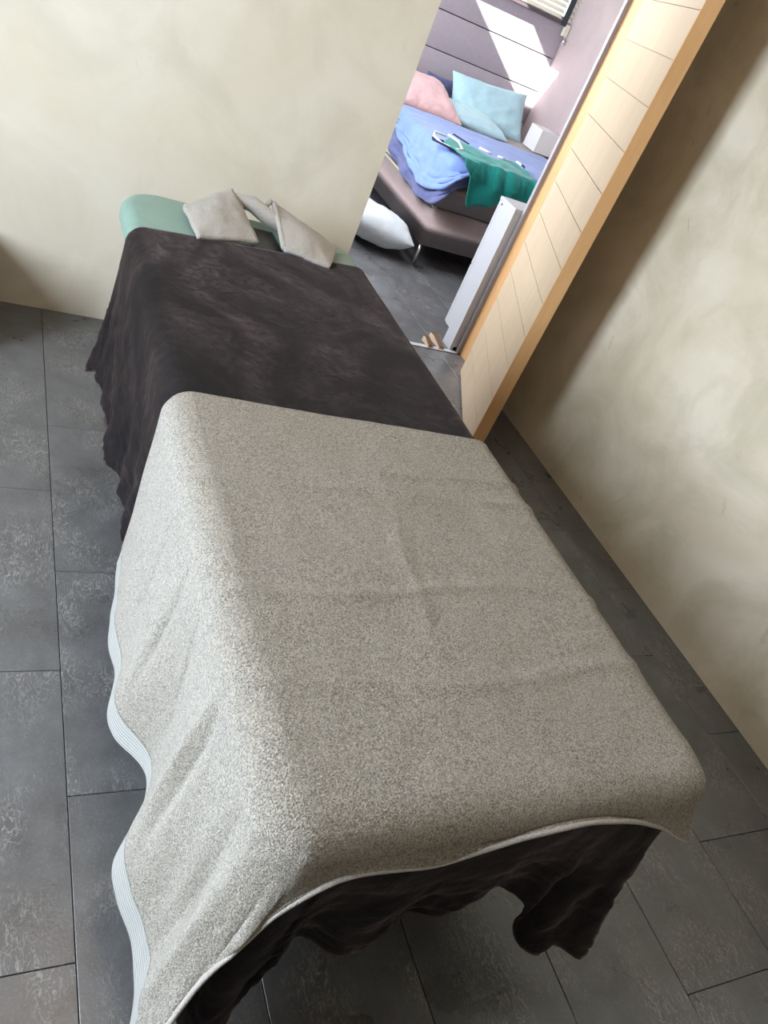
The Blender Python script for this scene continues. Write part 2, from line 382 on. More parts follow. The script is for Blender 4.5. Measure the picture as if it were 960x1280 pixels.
# ------------------------------------------------------------------ door
A0 = Vector((2.072, 2.866, 0)); A1 = Vector((1.7625, 2.169, 0))
dd = (A1 - A0).normalized(); dn = Vector((-dd.y, dd.x, 0))   # dn points to the hidden side
if dn.x < 0: dn = -dn
door = tag(empty('door_1', A0), kind='structure')
door.rotation_euler = (0, 0, math.atan2(dd.y, dd.x))
DL = (A1 - A0).length
sgn = 1.0   # local +x along the door, local y: hidden side
loc_n = Matrix.Rotation(-door.rotation_euler.z, 3, 'Z') @ dn
hs = 1.0 if loc_n.y > 0 else -1.0
def dbox(name, x0, x1, t0, t1, z0, z1, m, bevel=0.0):
    bm = bmesh.new(); y0, y1 = sorted((t0 * hs, t1 * hs)); bm_box(bm, (x0, y0, z0), (x1, y1, z1))
    return from_bm(name, bm, m, door, False, bevel, 1)
dbox('door_core', 0.001, DL - 0.010, 0.0055, 0.042, 0.008, 2.05, M['birch'])
zs = [0.008, 0.13, 0.264, 0.398, 0.532, 0.664, 0.797, 0.931, 1.063, 1.198, 1.334, 1.468, 1.602, 1.736, 1.870, 2.05]
for k in range(len(zs) - 1):
    dbox('plank', 0.001, DL - 0.010, 0.0, 0.0050, zs[k] + 0.0013, zs[k + 1] - 0.0013, M['birch'], 0.0012)
e_ = dbox('edge_band', DL - 0.010, DL, 0.0, 0.050, 0.008, 2.05, M['edge'], 0.0015); e_['label'] = 'orange-toned solid wood edge'
dbox('back_skin', 0.001, DL - 0.010, 0.042, 0.050, 0.008, 2.05, M['birch'])
for z in (0.25, 1.05, 1.85):
    tube('hinge', [A0 + dn * 0.03 - dd * 0.008 + Vector((0, 0, z - .05)), A0 + dn * 0.03 - dd * 0.008 + Vector((0, 0, z + .05))], 0.007, M['chrome'], None)
for o in [o for o in COL.objects if o.name.startswith('hinge')]:
    o.parent = door; o.matrix_parent_inverse = (Matrix.Translation(door.location) @ Matrix.Rotation(door.rotation_euler.z, 4, 'Z')).inverted()

# ------------------------------------------------------------------ drapes
def drape(stations, ztop, r, spine, n=420, nv=40, ntop=26, ripple=None, topfn=None, power=1.5):
    """stations: (ex, ey, nx, ny, hx, hy, hz): edge point, outward normal, hem point. Returns rows (along edge) x cols (spine..hem) and hem distance"""
    K = np.array([[s[0], s[1], s[4], s[5], s[6], s[2], s[3]] for s in stations], float)
    Q, t = spline(K, n); rows = []; uvs = []
    ym = spine(0, -1)[1]; mid = int(np.argmin(Q[:, 1]))
    iL = max(i for i in range(mid) if Q[i, 1] > ym) + 1; iR = min(i for i in range(mid, n) if Q[i, 1] > ym)
    src = np.linspace(iR, n - 1, iL); tt = np.arange(n)
    QR = np.stack([np.interp(src, tt, Q[:, c]) for c in range(Q.shape[1])], 1); tR = np.interp(src, tt, t)
    Q = np.concatenate([Q[:iR], QR]); t = np.r_[t[:iR], tR]; n = len(Q)
    SY = np.full(n, ym)
    for i in range(iL): SY[i] = SY[n - 1 - i] = max(ym, (Q[i, 1] + Q[n - 1 - i, 1]) / 2)
    for i in range(n):
        ex, ey, hx, hy, hz, nx, ny = Q[i]; L = math.hypot(nx, ny) or 1; nx /= L; ny /= L
        ix, iy = ex - nx * r, ey - ny * r
        sx, sy = spine(ix, iy)[0], SY[i]; row = []
        for k in range(ntop):
            f = (k / ntop); f = 1 - (1 - f) ** 1.15
            row.append((sx + (ix - sx) * f, sy + (iy - sy) * f, ztop))
        drop = ztop - hz
        th = PI / 2 if drop > r else math.acos(max(-1, 1 - drop / r))
        na = 9
        for k in range(na):
            a = th * k / (na - 1)
            row.append((ix + nx * r * math.sin(a), iy + ny * r * math.sin(a), ztop - r + r * math.cos(a)))
        px, py, pz = row[-1]; rest = max(0.0, drop - r)
        for k in range(1, nv + 1):
            v = k / nv; g = v ** power
            x = px + (hx - px) * g; y = py + (hy - py) * g; z = pz + (min(hz, pz - 1e-4) - pz) * v
            if ripple:
                q = ripple(t[i], v, rest, x, y); x += nx * q; y += ny * q
            row.append((x, y, z))
        rows.append(row)
        R = np.array(row); d = np.r_[0, np.cumsum(np.linalg.norm(np.diff(R, axis=0), axis=1))]
        uvs.append(np.stack([np.full(len(R), t[i]), d[-1] - d], -1))
    A = np.array(rows); U = np.array(uvs)
    if topfn:
        for i in range(A.shape[0]):
            for j in range(A.shape[1]):
                A[i, j, 2] += topfn(A[i, j, 0], A[i, j, 1], A[i, j, 2])
    return A, U
D45 = 0.7071
def arc(cx, cy, R, deg, *h):
    a = math.radians(deg); return (cx + R * math.cos(a), cy + R * math.sin(a), math.cos(a), math.sin(a), *h)

# ------------------------------------------------------------------ massage table
TX0, TX1, TY0, TY1 = 0.378, 1.098, 0.408, 2.455
ZP = 0.597
table = tag(empty('massage_table', (0.738, 1.43, 0)), 'wooden folding massage table with beige padded top, mostly hidden under blanket and towel', 'massage table')
def rrect(x0, x1, y0, y1, R, n=10):
    out = []
    for cx, cy, a0 in ((x1 - R, y1 - R, 0), (x0 + R, y1 - R, 90), (x0 + R, y0 + R, 180), (x1 - R, y0 + R, 270)):
        for k in range(n + 1):
            a = math.radians(a0 + 90 * k / n); out.append((cx + R * math.cos(a), cy + R * math.sin(a)))
    return out
def slab(name, x0, x1, y0, y1, R, z0, z1, br, m, parent):
    bm = bmesh.new(); off = Vector(parent.location); lv = []
    prof = [(br, z0), (0, z0 + br)] + [(br * (1 - math.sin(a)), z1 - br + br * (1 - math.cos(PI / 2 - a)) * 0 + br * math.sin(PI / 2 - a) * 0 + br * (1 - math.cos(a)) * 0) for a in ()] 
    for a in np.linspace(0, PI / 2, 6): prof.append((br * (1 - math.cos(a)), z1 - br + br * math.sin(a)))
    for ins, z in prof:
        lv.append([bm.verts.new(Vector((x, y, z)) - off) for x, y in rrect(x0 + ins, x1 - ins, y0 + ins, y1 - ins, max(R - ins, 0.01))])
    for a, b in zip(lv[:-1], lv[1:]):
        for k in range(len(a)): bm.faces.new((a[k], a[(k + 1) % len(a)], b[(k + 1) % len(a)], b[k]))
    bm.faces.new(lv[0][::-1]); bm.faces.new(lv[-1])
    return from_bm(name, bm, m, parent, True)
pad = slab('padded_top', TX0 + .006, TX1 - .006, TY0 + .006, TY1 - .008, 0.11, 0.525, ZP - 0.004, 0.022, M['vinyl'], table)
box('side_rail', (TX0 + .02, TY0 + .08, 0.44), (TX0 + .045, TY1 - .10, 0.524), M['leg'], table, 0.004)
box('side_rail', (TX1 - .045, TY0 + .08, 0.44), (TX1 - .02, TY1 - .10, 0.524), M['leg'], table, 0.004)
for y in (TY0 + .08, TY1 - .12): box('end_rail', (TX0 + .046, y, 0.44), (TX1 - .046, y + .02, 0.524), M['leg'], table, 0.003)
for x in (0.415, 1.045):
    for y in (0.62, 2.125):
        lg = box('leg', (x - .017, y - .022, 0.012), (x + .017, y + .022, 0.439), M['leg'], table, 0.004)
        box('foot_cap', (x - .014, y - .018, 0.0005), (x + .014, y + .018, 0.0115), M['black'], table, 0.003)
for y in (0.62, 2.125): box('crossbar', (0.433, y - .010, 0.17), (1.027, y + .010, 0.215), M['leg'], table, 0.003)
for y0, y1 in ((0.62, 1.20), (2.125, 1.55)):
    for x in (0.425, 1.035):
        tube('brace', [(x, y0, 0.20), (x, y1, 0.43)], 0.008, M['leg'], table)
kn = tube('knob', [(0.795, 0.600, 0.195), (0.795, 0.578, 0.195)], 0.014, M['chrome'], table, 14); kn['label'] = 'small shiny metal knob'

# teal fitted sheet
def ring_sheet():
    br = 0.03; x0, x1, y0, y1, R = TX0 - .010, TX1 + .010, TY0 + .0, TY1 + .010, 0.125
    rows = []
    prof = [(0.20, ZP + .004), (0.12, ZP + .004)]
    for a in np.linspace(PI / 2, 0, 7): prof.append((br * (1 - math.cos(a)), ZP + .004 - br + br * math.sin(a)))
    for k in range(1, 9): prof.append((0, ZP - br - 0.016 * k / 8))
    prof.append((0.006, ZP - br - .021))
    for ins, z in prof:
        pts = rrect(x0 + ins, x1 - ins, y0 + ins, y1 - ins, max(R - ins, 0.012), 14); rows.append([(x, y, z) for x, y in pts] + [(*pts[0], z)])
    A = np.array(rows)
    for i in range(A.shape[0]):
        for j in range(A.shape[1]):
            x, y, z = A[i, j]
            if z < ZP - .03: A[i, j, 2] += 0.016 * nz(x, y, 0, 7) - 0.012 * max(0, 1 - abs(y - 2.44) / .12)
            A[i, j, 0] += 0.003 * nz(x, y, z, 25, 3)
    return A
sheet = grid_mesh('fitted_sheet', ring_sheet(), M['teal'], None, 0.003)
bm = bmesh.new(); bm.from_mesh(sheet.data)      # close the middle
top = [v for v in bm.verts if abs(v.co.z - (ZP + .004)) < .004 and v.index < 61]
bm.verts.ensure_lookup_table(); loop = [bm.verts[k] for k in range(60)]
bm.faces.new(loop); bmesh.ops.recalc_face_normals(bm, faces=bm.faces); bm.to_mesh(sheet.data); bm.free()
sheet.data.polygons.foreach_set('use_smooth', [True] * len(sheet.data.polygons))
tag(sheet, 'teal fitted sheet stretched over the head end of the massage table', 'sheet')

# dark plush blanket
ZB = 0.608
xl, xr, yf = 0.362, 1.114, 0.396
bl = [ # left side, far to near
 (xl + .003, 2.150, -1, 0, .338, 2.235, .085), (xl, 2.08, -1, 0, .356, 2.130, .150), (xl, 1.98, -1, 0, .352, 2.00, .160), (xl, 1.90, -1, 0, .364, 1.905, .160),
 (xl, 1.80, -1, 0, .348, 1.79, .135), (xl, 1.70, -1, 0, .352, 1.70, .15), (xl, 1.58, -1, 0, .370, 1.59, .16), (xl, 1.45, -1, 0, .372, 1.46, .15), (xl, 1.30, -1, 0, .362, 1.30, .14),
 (xl, 1.10, -1, 0, .370, 1.10, .15), (xl, .90, -1, 0, .355, .90, .14), (xl, .70, -1, 0, .372, .70, .15), (xl, .52, -1, 0, .365, .52, .12),
 arc(xl + .07, yf + .07, .07, 200, .360, .44, .08), arc(xl + .07, yf + .07, .07, 225, .372, .372, .045),
 arc(xl + .07, yf + .07, .07, 250, .405, .378, .07), (.445, yf, 0, -1, .440, .392, .105), (.46, yf, 0, -1, .458, .410, .215), (.50, yf, 0, -1, .497, .425, .262), (.58, yf, 0, -1, .592, .405, .215), (.66, yf, 0, -1, .690, .425, .255),
 (.75, yf, 0, -1, .765, .420, .252), (.84, yf, 0, -1, .855, .432, .285), (.92, yf, 0, -1, .948, .415, .235), (.98, yf, 0, -1, .985, .400, .12), (1.02, yf, 0, -1, 1.030, .375, .11),
 arc(xr - .06, yf + .06, .06, 278, 1.075, .360, .12), arc(xr - .06, yf + .06, .06, 315, 1.128, .352, .10), (xr, .50, 1, 0, 1.135, .43, .17), (xr, .62, 1, 0, 1.12, .60, .17), (xr, .9, 1, 0, 1.13, .9, .16),
 (xr, 1.2, 1, 0, 1.115, 1.2, .17), (xr, 1.6, 1, 0, 1.13, 1.6, .15), (xr, 1.95, 1, 0, 1.12, 1.95, .17), (xr, 2.235, 1, 0, 1.13, 2.25, .16)]
def spine_b(x, y):
    return 0.738, min(max(y, yf + 0.37), 2.19 if False else 9)
def rip_b(t, v, rest, x, y):
    a = v ** 1.3 * min(rest, .4) / .4
    return a * (0.009 * math.sin(t * 31 + 2 * math.sin(t * 5)) + 0.016 * nz(t + .1 * v, v * .6, 0, 10, 4)) + .006 * a * nz(t + .2 * v, v, 0, 30, 2) + 0.004 * v * nz(t, v, 1, 24, 9)
def top_b(x, y, z):
    if z > .60: return 0.0022 * nz(x, y, 0, 6, 2) + 0.0025
    return 0
A, U = drape(bl, ZB, .045, spine_b, 460, 40, 26, rip_b, top_b)
blanket = grid_mesh('blanket', A, M['blanket'], None, 0.006, U, 0.0004)
tag(blanket, 'dark brown plush blanket covering the massage table and hanging to near the floor', 'blanket')

# greige towel
ZT = 0.622
tl, tr, tf = 0.350, 1.122, 0.386
tw = [
 (tl + .004, 1.330, -1, 0, .342, 1.335, .145), (tl, 1.26, -1, 0, .330, 1.262, .135), (tl, 1.20, -1, 0, .321, 1.20, .130), (tl, 1.08, -1, 0, .309, 1.085, .130), (tl, 1.01, -1, 0, .309, 1.02, .135),
 (tl, .94, -1, 0, .289, .943, .128), (tl, .88, -1, 0, .305, .885, .130), (tl, .80, -1, 0, .343, .790, .150), (tl, .73, -1, 0, .325, .72, .145), (tl, .66, -1, 0, .279, .645, .125),
 (tl, .59, -1, 0, .286, .585, .110), (tl, .53, -1, 0, .304, .53, .095), (tl, .475, -1, 0, .298, .475, .08),
 arc(tl + .07, tf + .07, .07, 195, .288, .405, .055), arc(tl + .07, tf + .07, .07, 212, .283, .355, .035),
 arc(tl + .07, tf + .07, .07, 228, .302, .362, .130), arc(tl + .07, tf + .07, .07, 243, .334, .374, .30), arc(tl + .07, tf + .07, .07, 256, .366, .378, .40), (.437, tf, 0, -1, .400, .379, .49), (.50, tf, 0, -1, .462, .378, .553),
 (.60, tf, 0, -1, .600, .378, .545), (.68, tf, 0, -1, .672, .378, .568), (.78, tf, 0, -1, .780, .380, .588), (.90, tf, 0, -1, .90, .380, .583), (1.00, tf, 0, -1, 1.01, .378, .548),
 arc(tr - .06, tf + .06, .06, 288, 1.085, .372, .505), arc(tr - .06, tf + .06, .06, 318, 1.150, .382, .468), (tr, tf + .07, 1, 0, 1.152, .45, .44), (tr, .52, 1, 0, 1.135, .53, .40), (tr, .70, 1, 0, 1.14, .70, .41), (tr, .9, 1, 0, 1.13, .9, .40),
 (tr, 1.1, 1, 0, 1.14, 1.1, .41), (tr, 1.30, 1, 0, 1.13, 1.305, .41)]
def spine_t(x, y): return 0.738, max(y, tf + 0.37)
def ridge(d, wd): return math.exp(-(d / wd) ** 2)
def rip_t(t, v, rest, x, y):
    f = 0
    if x < .375 and y < 1.31:
        a = min(1, v * 2.2); m = math.sin(PI * min(1, v * 1.15))
        f = (1 - v * v) * 1.25 * (-.017 * a * ridge(y - .478, .020) + .010 * a * ridge(y - .430, .016) - .009 * m * ridge(y - .632 + .02 * v, .013) + .008 * m * ridge(y - .66 + .01 * v, .012) - .006 * m * ridge(y - .905, .012) - .005 * m * ridge(y - .80 + .04 * v, .012) - .005 * m * ridge(y - 1.05, .014))
    if rest < .2: return f + 0.002 * v * nz(t, v, 0, 9, 3)
    return f + v * (0.006 * math.sin(t * 16 - v * 3.0) + 0.018 * nz(t * 1.0 - v * .22, v * .25, 0, 8, 6)) * (1 - .5 * v)
def top_t(x, y, z):
    if z < .60: return 0
    q = 0.003 * nz(x, y, 0, 5, 8) + 0.0015 * nz(x, y, 0, 17, 1)
    q += 0.006 * ridge(y - 1.135 - .012 * math.sin(x * 6), .008) * (0.4 + .6 * (x > .70)) + 0.005 * ridge(y - 1.06 - .02 * nz(x, 0, 0, 5), .010)
    q += 0.0048 * ridge(x - 0.715 - 0.03 * math.sin(y * 5 + 2) - .025 * nz(0, y, 0, 6, 3), .016) * max(0, min(1, (y - .62) / .15, (1.26 - y) / .15)) * (.5 + nz(x, y, 0, 9, 4))
    q += 0.005 * ridge(y - .80 - .015 * math.sin(x * 9), .010) + 0.004 * ridge(y - .62 - .02 * math.sin(x * 7), .014)
    return q + 0.003
A, U = drape(tw, ZT, .050, spine_t, 560, 56, 60, rip_t, top_t, 1.35)
towel = tag(empty('bath_towel', (0.738, .85, .62)), 'large greige terry towel spread over the foot end of the blanket', 'towel')
NL = int(np.argmin(np.abs(A[:, -1, 1] - .40) + 10 * (A[:, -1, 0] > .35)))          # rows of the left hem
tot = U[:NL, :, 1]
kcut = A.shape[1] - 8
body = grid_mesh('towel_body', A[NL - 1:], M['towel'], towel, 0.007, U[NL - 1:], 0.0004)
bodyl = A[:NL, :kcut + 1]
body2 = grid_mesh('towel_body_left', bodyl, M['towel'], towel, 0.007, U[:NL, :kcut + 1], 0.0004)
bm = bmesh.new(); bm.from_mesh(body.data); bm.from_mesh(body2.data)
bmesh.ops.remove_doubles(bm, verts=bm.verts, dist=0.0005); bmesh.ops.recalc_face_normals(bm, faces=bm.faces)
bm.to_mesh(body.data); bm.free(); bpy.data.objects.remove(body2)
body.data.polygons.foreach_set('use_smooth', [True] * len(body.data.polygons))
rb = grid_mesh('ribbed_border', A[:NL, kcut:], M['rib'], towel, 0.0045, U[:NL, kcut:]); rb['label'] = 'ribbed woven border along the long hanging side'
fh = np.argmin(np.abs(A[:, -1, 0] - .30) + 10 * (A[:, -1, 1] > .40))
hm = A[NL - 1::2, -1]; tube('hem', [tuple(p) for p in hm], 0.0042, M['towel_small'], towel, 8)

# ------------------------------------------------------------------ rolled towel round the face opening
ft = tag(empty('face_towel', (.78, 2.36, .61)), 'small grey towel folded around the face opening at the head end of the table', 'towel')
def patch(name, a, b, c, d, bulge=0.01, n=22, seed=0, mt=None, parent=ft, thick=0.012):
    a, b, c, d = map(Vector, (a, b, c, d)); nn = (b - a).cross(d - a).normalized()
    if nn.z < 0: nn = -nn
    G = []
    for i in range(n):
        u = i / (n - 1); row = []
        for j in range(n):
            v = j / (n - 1)
            p = a.lerp(b, u).lerp(d.lerp(c, u), v)
            p = p + nn * (bulge * math.sin(PI * u) * math.sin(PI * v) + .004 * nz(u * 3, v * 3, 0, 1.3, seed) + .0025 * nz(u, v, 0, 9, seed + 2))
            row.append(tuple(p))
        G.append(row)
    return grid_mesh(name, G, mt or M['towel_small'], parent, thick)
patch('folded_end', (.527, 2.315, .634), (.694, 2.47, .668), (.738, 2.215, .620), (.545, 2.145, .620), .016, seed=1)
patch('folded_end', (.825, 2.455, .665), (1.035, 2.345, .616), (.955, 2.165, .616), (.815, 2.200, .624), .018, seed=5)
patch('folded_end_underside', (.690, 2.474, .655), (.72, 2.43, .655), (.735, 2.22, .612), (.545, 2.15, .611), .0, seed=8, thick=.006)
tube('rolled_middle', [(.66, 2.44, .632), (.71, 2.445, .650), (.755, 2.43, .655), (.80, 2.40, .640), (.85, 2.375, .633), (.90, 2.38, .630)], [.016, .020, .024, .026, .027, .018], M['towel_small'], ft, 16)
tube('rolled_edge', [(.795, 2.425, .655), (.815, 2.45, .672), (.828, 2.445, .668), (.825, 2.33, .645), (.815, 2.21, .625)], [.006, .009, .009, .009, .008], M['towel_small'], ft, 12)
fo = box('face_opening_shade', (.722, 2.19, .6015), (.822, 2.37, .6055), M['black'], ft, 0.0008, 1); fo['label'] = 'black plate standing in for the shade in the face opening'  # black plate paints the shade inside the face opening

# ------------------------------------------------------------------ bed
bed = tag(empty('bed', (3.05, 5.1, 0)), 'taupe upholstered box bed standing in the bedroom beyond the doorway', 'bed')
BX0, BX1, BY0, BY1 = 2.300, 3.80, 4.110, 6.095
box('bed_base', (BX0, BY0, .135), (BX1, BY1, .352), M['taupe'], bed, 0.018, 3, True)
box('piping', (BX0 - .004, BY0 + .01, .350), (BX0 + .02, BY1, .362), M['sheet'], bed, 0.004, 2)
mt_ = box('mattress', (BX0 + .004, BY0 + .004, .364), (BX1, BY1, .578), M['taupe'], bed, 0.035, 4, True)
box('fitted_sheet_side', (BX0 - .001, BY0 + .22, .372), (BX0 + .02, BY1 - .02, .54), M['sheet'], bed, 0.006, 2)
for x in (BX0 + .025, BX1 - .06):
    for y in (BY0 + .03, BY1 - .1):
        tube('leg', [(x, y, .136), (x, y, 0.0)], 0.009, M['chrome'], bed, 12)
hb = tag(empty('headboard', (3.05, 6.13, 0)), 'tall grey-lavender headboard of wide horizontal upholstered panels behind the pillows', 'headboard')
zz = [.18, .43, .672, .914, 1.160, 1.392]
for k in range(5):
    box('panel', (1.95, 6.098, zz[k] + .004), (BR - .004, 6.150, zz[k + 1] - .004), M['headboard'], hb, 0.010, 3, True)
box('backing_board', (1.97, 6.150, .17), (BR - .006, 6.159, 1.385), M['tape'], hb)

# duvet: two layers on the mattress, open drape at the foot and the left side
def duvet(zt, r, sts, m, name, parent, thick, amp, seed, power=1.2):
    def rp(t, v, rest, x, y): return v * (0.010 * math.sin(t * 17 + seed) + 0.02 * nz(t, v, 0, 7, seed))
    def tp(x, y, z): return (amp * nz(x, y, 0, 4, seed) + amp * .5 * nz(x, y, 0, 11, seed)) if z > zt - .03 else 0
    A, U = drape(sts, zt, r, lambda x, y: (3.05, max(y, 4.80)), 240, 18, 24, rp, tp, power)
    return grid_mesh(name, A, m, parent, thick, U, 0.0006)
dv = tag(empty('duvet', (3.05, 4.6, .6)), 'light blue duvet with slate-blue underside spread over the bed', 'duvet')
duvet(.600, .05, [(2.29, 5.30, -1, 0, 2.275, 5.30, .43), (2.285, 5.0, -1, 0, 2.27, 5.0, .42), (2.28, 4.65, -1, 0, 2.262, 4.65, .375), (2.28, 4.36, -1, 0, 2.262, 4.36, .350),
   (2.30, 4.12, -D45, -D45, 2.262, 4.075, .385), (2.38, 4.092, 0, -1, 2.37, 4.075, .50), (2.55, 4.092, 0, -1, 2.55, 4.085, .55), (2.9, 4.092, 0, -1, 2.9, 4.085, .54),
   (3.4, 4.092, 0, -1, 3.4, 4.085, .53), (3.75, 4.12, D45, -D45, 3.82, 4.08, .45), (3.815, 4.5, 1, 0, 3.825, 4.5, .45), (3.815, 5.28, 1, 0, 3.825, 5.28, .46)], M['duvet_dark'], 'duvet_underside', dv, .02, .004, 3)
duvet(.638, .06, [(2.31, 5.10, -1, 0, 2.285, 5.08, .600), (2.292, 4.93, -1, 0, 2.268, 4.92, .555), (2.282, 4.65, -1, 0, 2.250, 4.65, .485), (2.278, 4.45, -1, 0, 2.245, 4.45, .440),
   (2.275, 4.28, -1, 0, 2.238, 4.27, .415), (2.290, 4.12, -D45, -D45, 2.268, 4.065, .475), (2.36, 4.075, 0, -1, 2.36, 4.055, .575), (2.43, 4.07, 0, -1, 2.43, 4.056, .60),
   (2.6, 4.07, 0, -1, 2.6, 4.056, .585), (2.8, 4.07, 0, -1, 2.8, 4.055, .575), (3.2, 4.07, 0, -1, 3.2, 4.06, .57), (3.72, 4.10, D45, -D45, 3.83, 4.06, .50), (3.825, 4.5, 1, 0, 3.835, 4.5, .50), (3.825, 5.02, 1, 0, 3.835, 5.02, .52)],
   M['duvet'], 'duvet_top', dv, .022, .009, 7)

# pillows
def pillow(name, w, h, t, loc, rot, m, label, seed, cat='pillow', n=34):
    rows_t, rows_b = [], []
    R = (Matrix.Rotation(rot[2], 3, 'Z') @ Matrix.Rotation(rot[1], 3, 'Y') @ Matrix.Rotation(rot[0], 3, 'X'))
    G = [[], []]
    for s, out in ((1, G[0]), (-1, G[1])):
        for i in range(n):
            u = math.sin(PI / 2 * (2 * i / (n - 1) - 1)); row = []
            for j in range(n):
                v = math.sin(PI / 2 * (2 * j / (n - 1) - 1))
                x = w / 2 * u * (1 - .07 * (1 - v * v)); y = h / 2 * v * (1 - .09 * (1 - u * u))
                e = max(0, (1 - u ** 4)) ** .55 * max(0, (1 - v ** 4)) ** .55
                z = s * t / 2 * e * (1 + .10 * nz(u, v, s, 1.4, seed)) + e ** .5 * (.012 * nz(u * 1.3, v, 0, 3.0, seed + 1) + .006 * nz(u, v * 2, 0, 7, seed + 5))
                row.append(tuple(R @ Vector((x, y, z))))
            out.append(row)
    me = bpy.data.meshes.new(name); V = [p for g in G for r in g for p in r]; F = []
    for g in range(2):
        for i in range(n - 1):
            for j in range(n - 1):
                a = g * n * n + i * n + j; F.append((a, a + n, a + n + 1, a + 1))
    me.from_pydata(V, [], F); bm = bmesh.new(); bm.from_mesh(me); bmesh.ops.remove_doubles(bm, verts=bm.verts, dist=.002)
    bmesh.ops.recalc_face_normals(bm, faces=bm.faces); bm.to_mesh(me); bm.free()
    o = link_mesh(name, me, m, None, True); o.location = loc
    return tag(o, label, cat)
rad = math.radians
pillow('pillow', .68, .37, .13, (3.36, 5.84, .705), (rad(60), rad(-3), 0), M['aqua'], 'large pale aqua pillow propped upright against the grey headboard', 1)
pillow('pillow', .58, .38, .10, (3.13, 5.66, .630), (rad(8), rad(2), rad(2)), M['aqua'], 'pale aqua pillow lying flat below the propped one', 2)
pillow('pillow', .62, .50, .14, (2.66, 5.64, .675), (rad(16), rad(1), rad(2)), M['pink'], 'creased pale pink pillow at the left of the bed', 3)
pillow('cushion', .24, .22, .08, (2.99, 5.99, .67), (rad(72), 0, 0), M['duvet_dark'], 'small blue cushion tucked between the pink pillow and the headboard', 4, 'cushion')
pillow('floor_pillow', .62, .44, .20, (2.075, 4.37, .112), (rad(6), rad(10), rad(78)), M['white_cotton'], 'white pillow lying on the floor against the side of the bed', 6)

# green polo shirt
shirt = tag(empty('polo_shirt', (2.5, 4.2, .66)), 'green short-sleeved polo shirt with white trim flung over the duvet', 'shirt')
Lp = [(2.275, 4.26, .660), (2.30, 4.10, .656), (2.334, 4.040, .636), (2.375, 4.036, .60), (2.398, 4.034, .537), (2.419, 4.030, .454), (2.43, 4.029, .440)]
Rp = [(2.46, 4.545, .662), (2.535, 4.41, .662), (2.66, 4.335, .662), (2.83, 4.375, .662), (2.84, 4.12, .655), (2.845, 4.030, .57), (2.83, 4.029, .535)]
SL, _ = spline([list(p) + [0, 0] for p in Lp], 44); SR, _ = spline([list(p) + [0, 0] for p in Rp], 44)
Gs = []
for i in range(44):
    row = []
    for j in range(50):
        u = j / 49; p = SL[i, :3] * (1 - u) + SR[i, :3] * u; x, y, z = p
        if y > 4.075: z = max(z, .662)
        elif z > .60: y = max(4.035, y - .0); z = min(z, .650); z = z if y < 4.05 else .655
        else: y = min(y, 4.032)
        f = .5 + .5 * math.sin(u * 17 + 7 * nz(u, i / 44, 0, 2.2, 3) + i * .06)
        amp = .016 * (i / 43) ** .6
        if z > .64: z += .008 * f + .008 * (nz(x, y, 0, 12, 2) + .5)
        else: y -= amp * f; 
        if i > 38: z -= .018 * nz(u * 4, 0, 0, 2, 5) * (i - 38) / 5
        row.append((x, y, z))
    Gs.append(row)
grid_mesh('shirt_body', Gs, M['shirt'], shirt, 0.004)
o = grid_mesh('neck_band', [[(2.455 + .012 * k + .05 * j / 9, 4.53 - .13 * j / 9 + .012 * k, .680) for j in range(10)] for k in range(2)], M['navy'], shirt, .006); o['label'] = 'navy collar band'
tube('sleeve_band', [(2.30, 4.30, .698), (2.235, 4.33, .694), (2.215, 4.29, .680), (2.25, 4.235, .668), (2.31, 4.185, .668), (2.365, 4.19, .680), (2.345, 4.235, .704), (2.30, 4.29, .710)], .0055, M['white_knit'], shirt, 8)
tube('sleeve_band', [(2.29, 4.29, .668), (2.225, 4.315, .664), (2.212, 4.27, .664), (2.25, 4.215, .668), (2.31, 4.165, .668), (2.35, 4.18, .668)], .006, M['navy'], shirt, 8)
tube('collar_trim', [(2.575, 4.385, .684), (2.605, 4.35, .686), (2.64, 4.335, .684)], .006, M['white_knit'], shirt, 8)
tube('collar_trim', [(2.69, 4.345, .682), (2.715, 4.33, .684), (2.74, 4.34, .682)], .005, M['white_knit'], shirt, 8)
tube('cuff_trim', [(2.84, 4.365, .684), (2.85, 4.33, .684), (2.835, 4.30, .684)], .006, M['white_knit'], shirt, 8)
tube('cuff_trim', [(2.865, 4.36, .680), (2.875, 4.325, .680), (2.86, 4.29, .680)], .005, M['navy'], shirt, 8)

# ------------------------------------------------------------------ shoe cabinet, door wedges, wall lamp, blind
cab = tag(empty('shoe_cabinet', (2.5, 3.15, 0)), 'slim white cabinet standing behind the doorway, its side facing the doorway', 'cabinet')
cx0, cx1, cy0, cy1, cz = 2.108, 2.98, 3.082, 3.213, .728
box('side_panel', (cx0, cy0, 0), (cx0 + .018, cy1 - .045, .0795), M['white'], cab, .0008, 1)
box('side_panel', (cx0, cy0, .080), (cx0 + .018, cy1, cz - .016), M['white'], cab, .0012, 1)
box('side_panel', (cx1 - .018, cy0, 0), (cx1, cy1, cz - .016), M['white'], cab, .001, 1)
box('back_panel', (cx0 + .0185, cy0, .02), (cx1 - .0185, cy0 + .006, cz - .016), M['white'], cab)
box('plinth', (cx0 + .0185, cy1 - .060, 0), (cx1 - .0185, cy1 - .045, .078), M['white'], cab)
box('top_panel', (cx0 - .001, cy0, cz - .0155), (cx1 + .001, cy1 + .020, cz), M['white'], cab, .0012, 1)
for z0, z1 in ((.083, .392), (.396, cz - .018)):
    box('flap_door', (cx0 + .001, cy1 + .003, z0), (cx1 - .001, cy1 + .019, z1), M['white'], cab, .0012, 1)
tube('screw_cap', [(cx0 - .0012, cy1 - .012, .700), (cx0 + .002, cy1 - .012, .700)], .005, M['tape'], cab, 12)
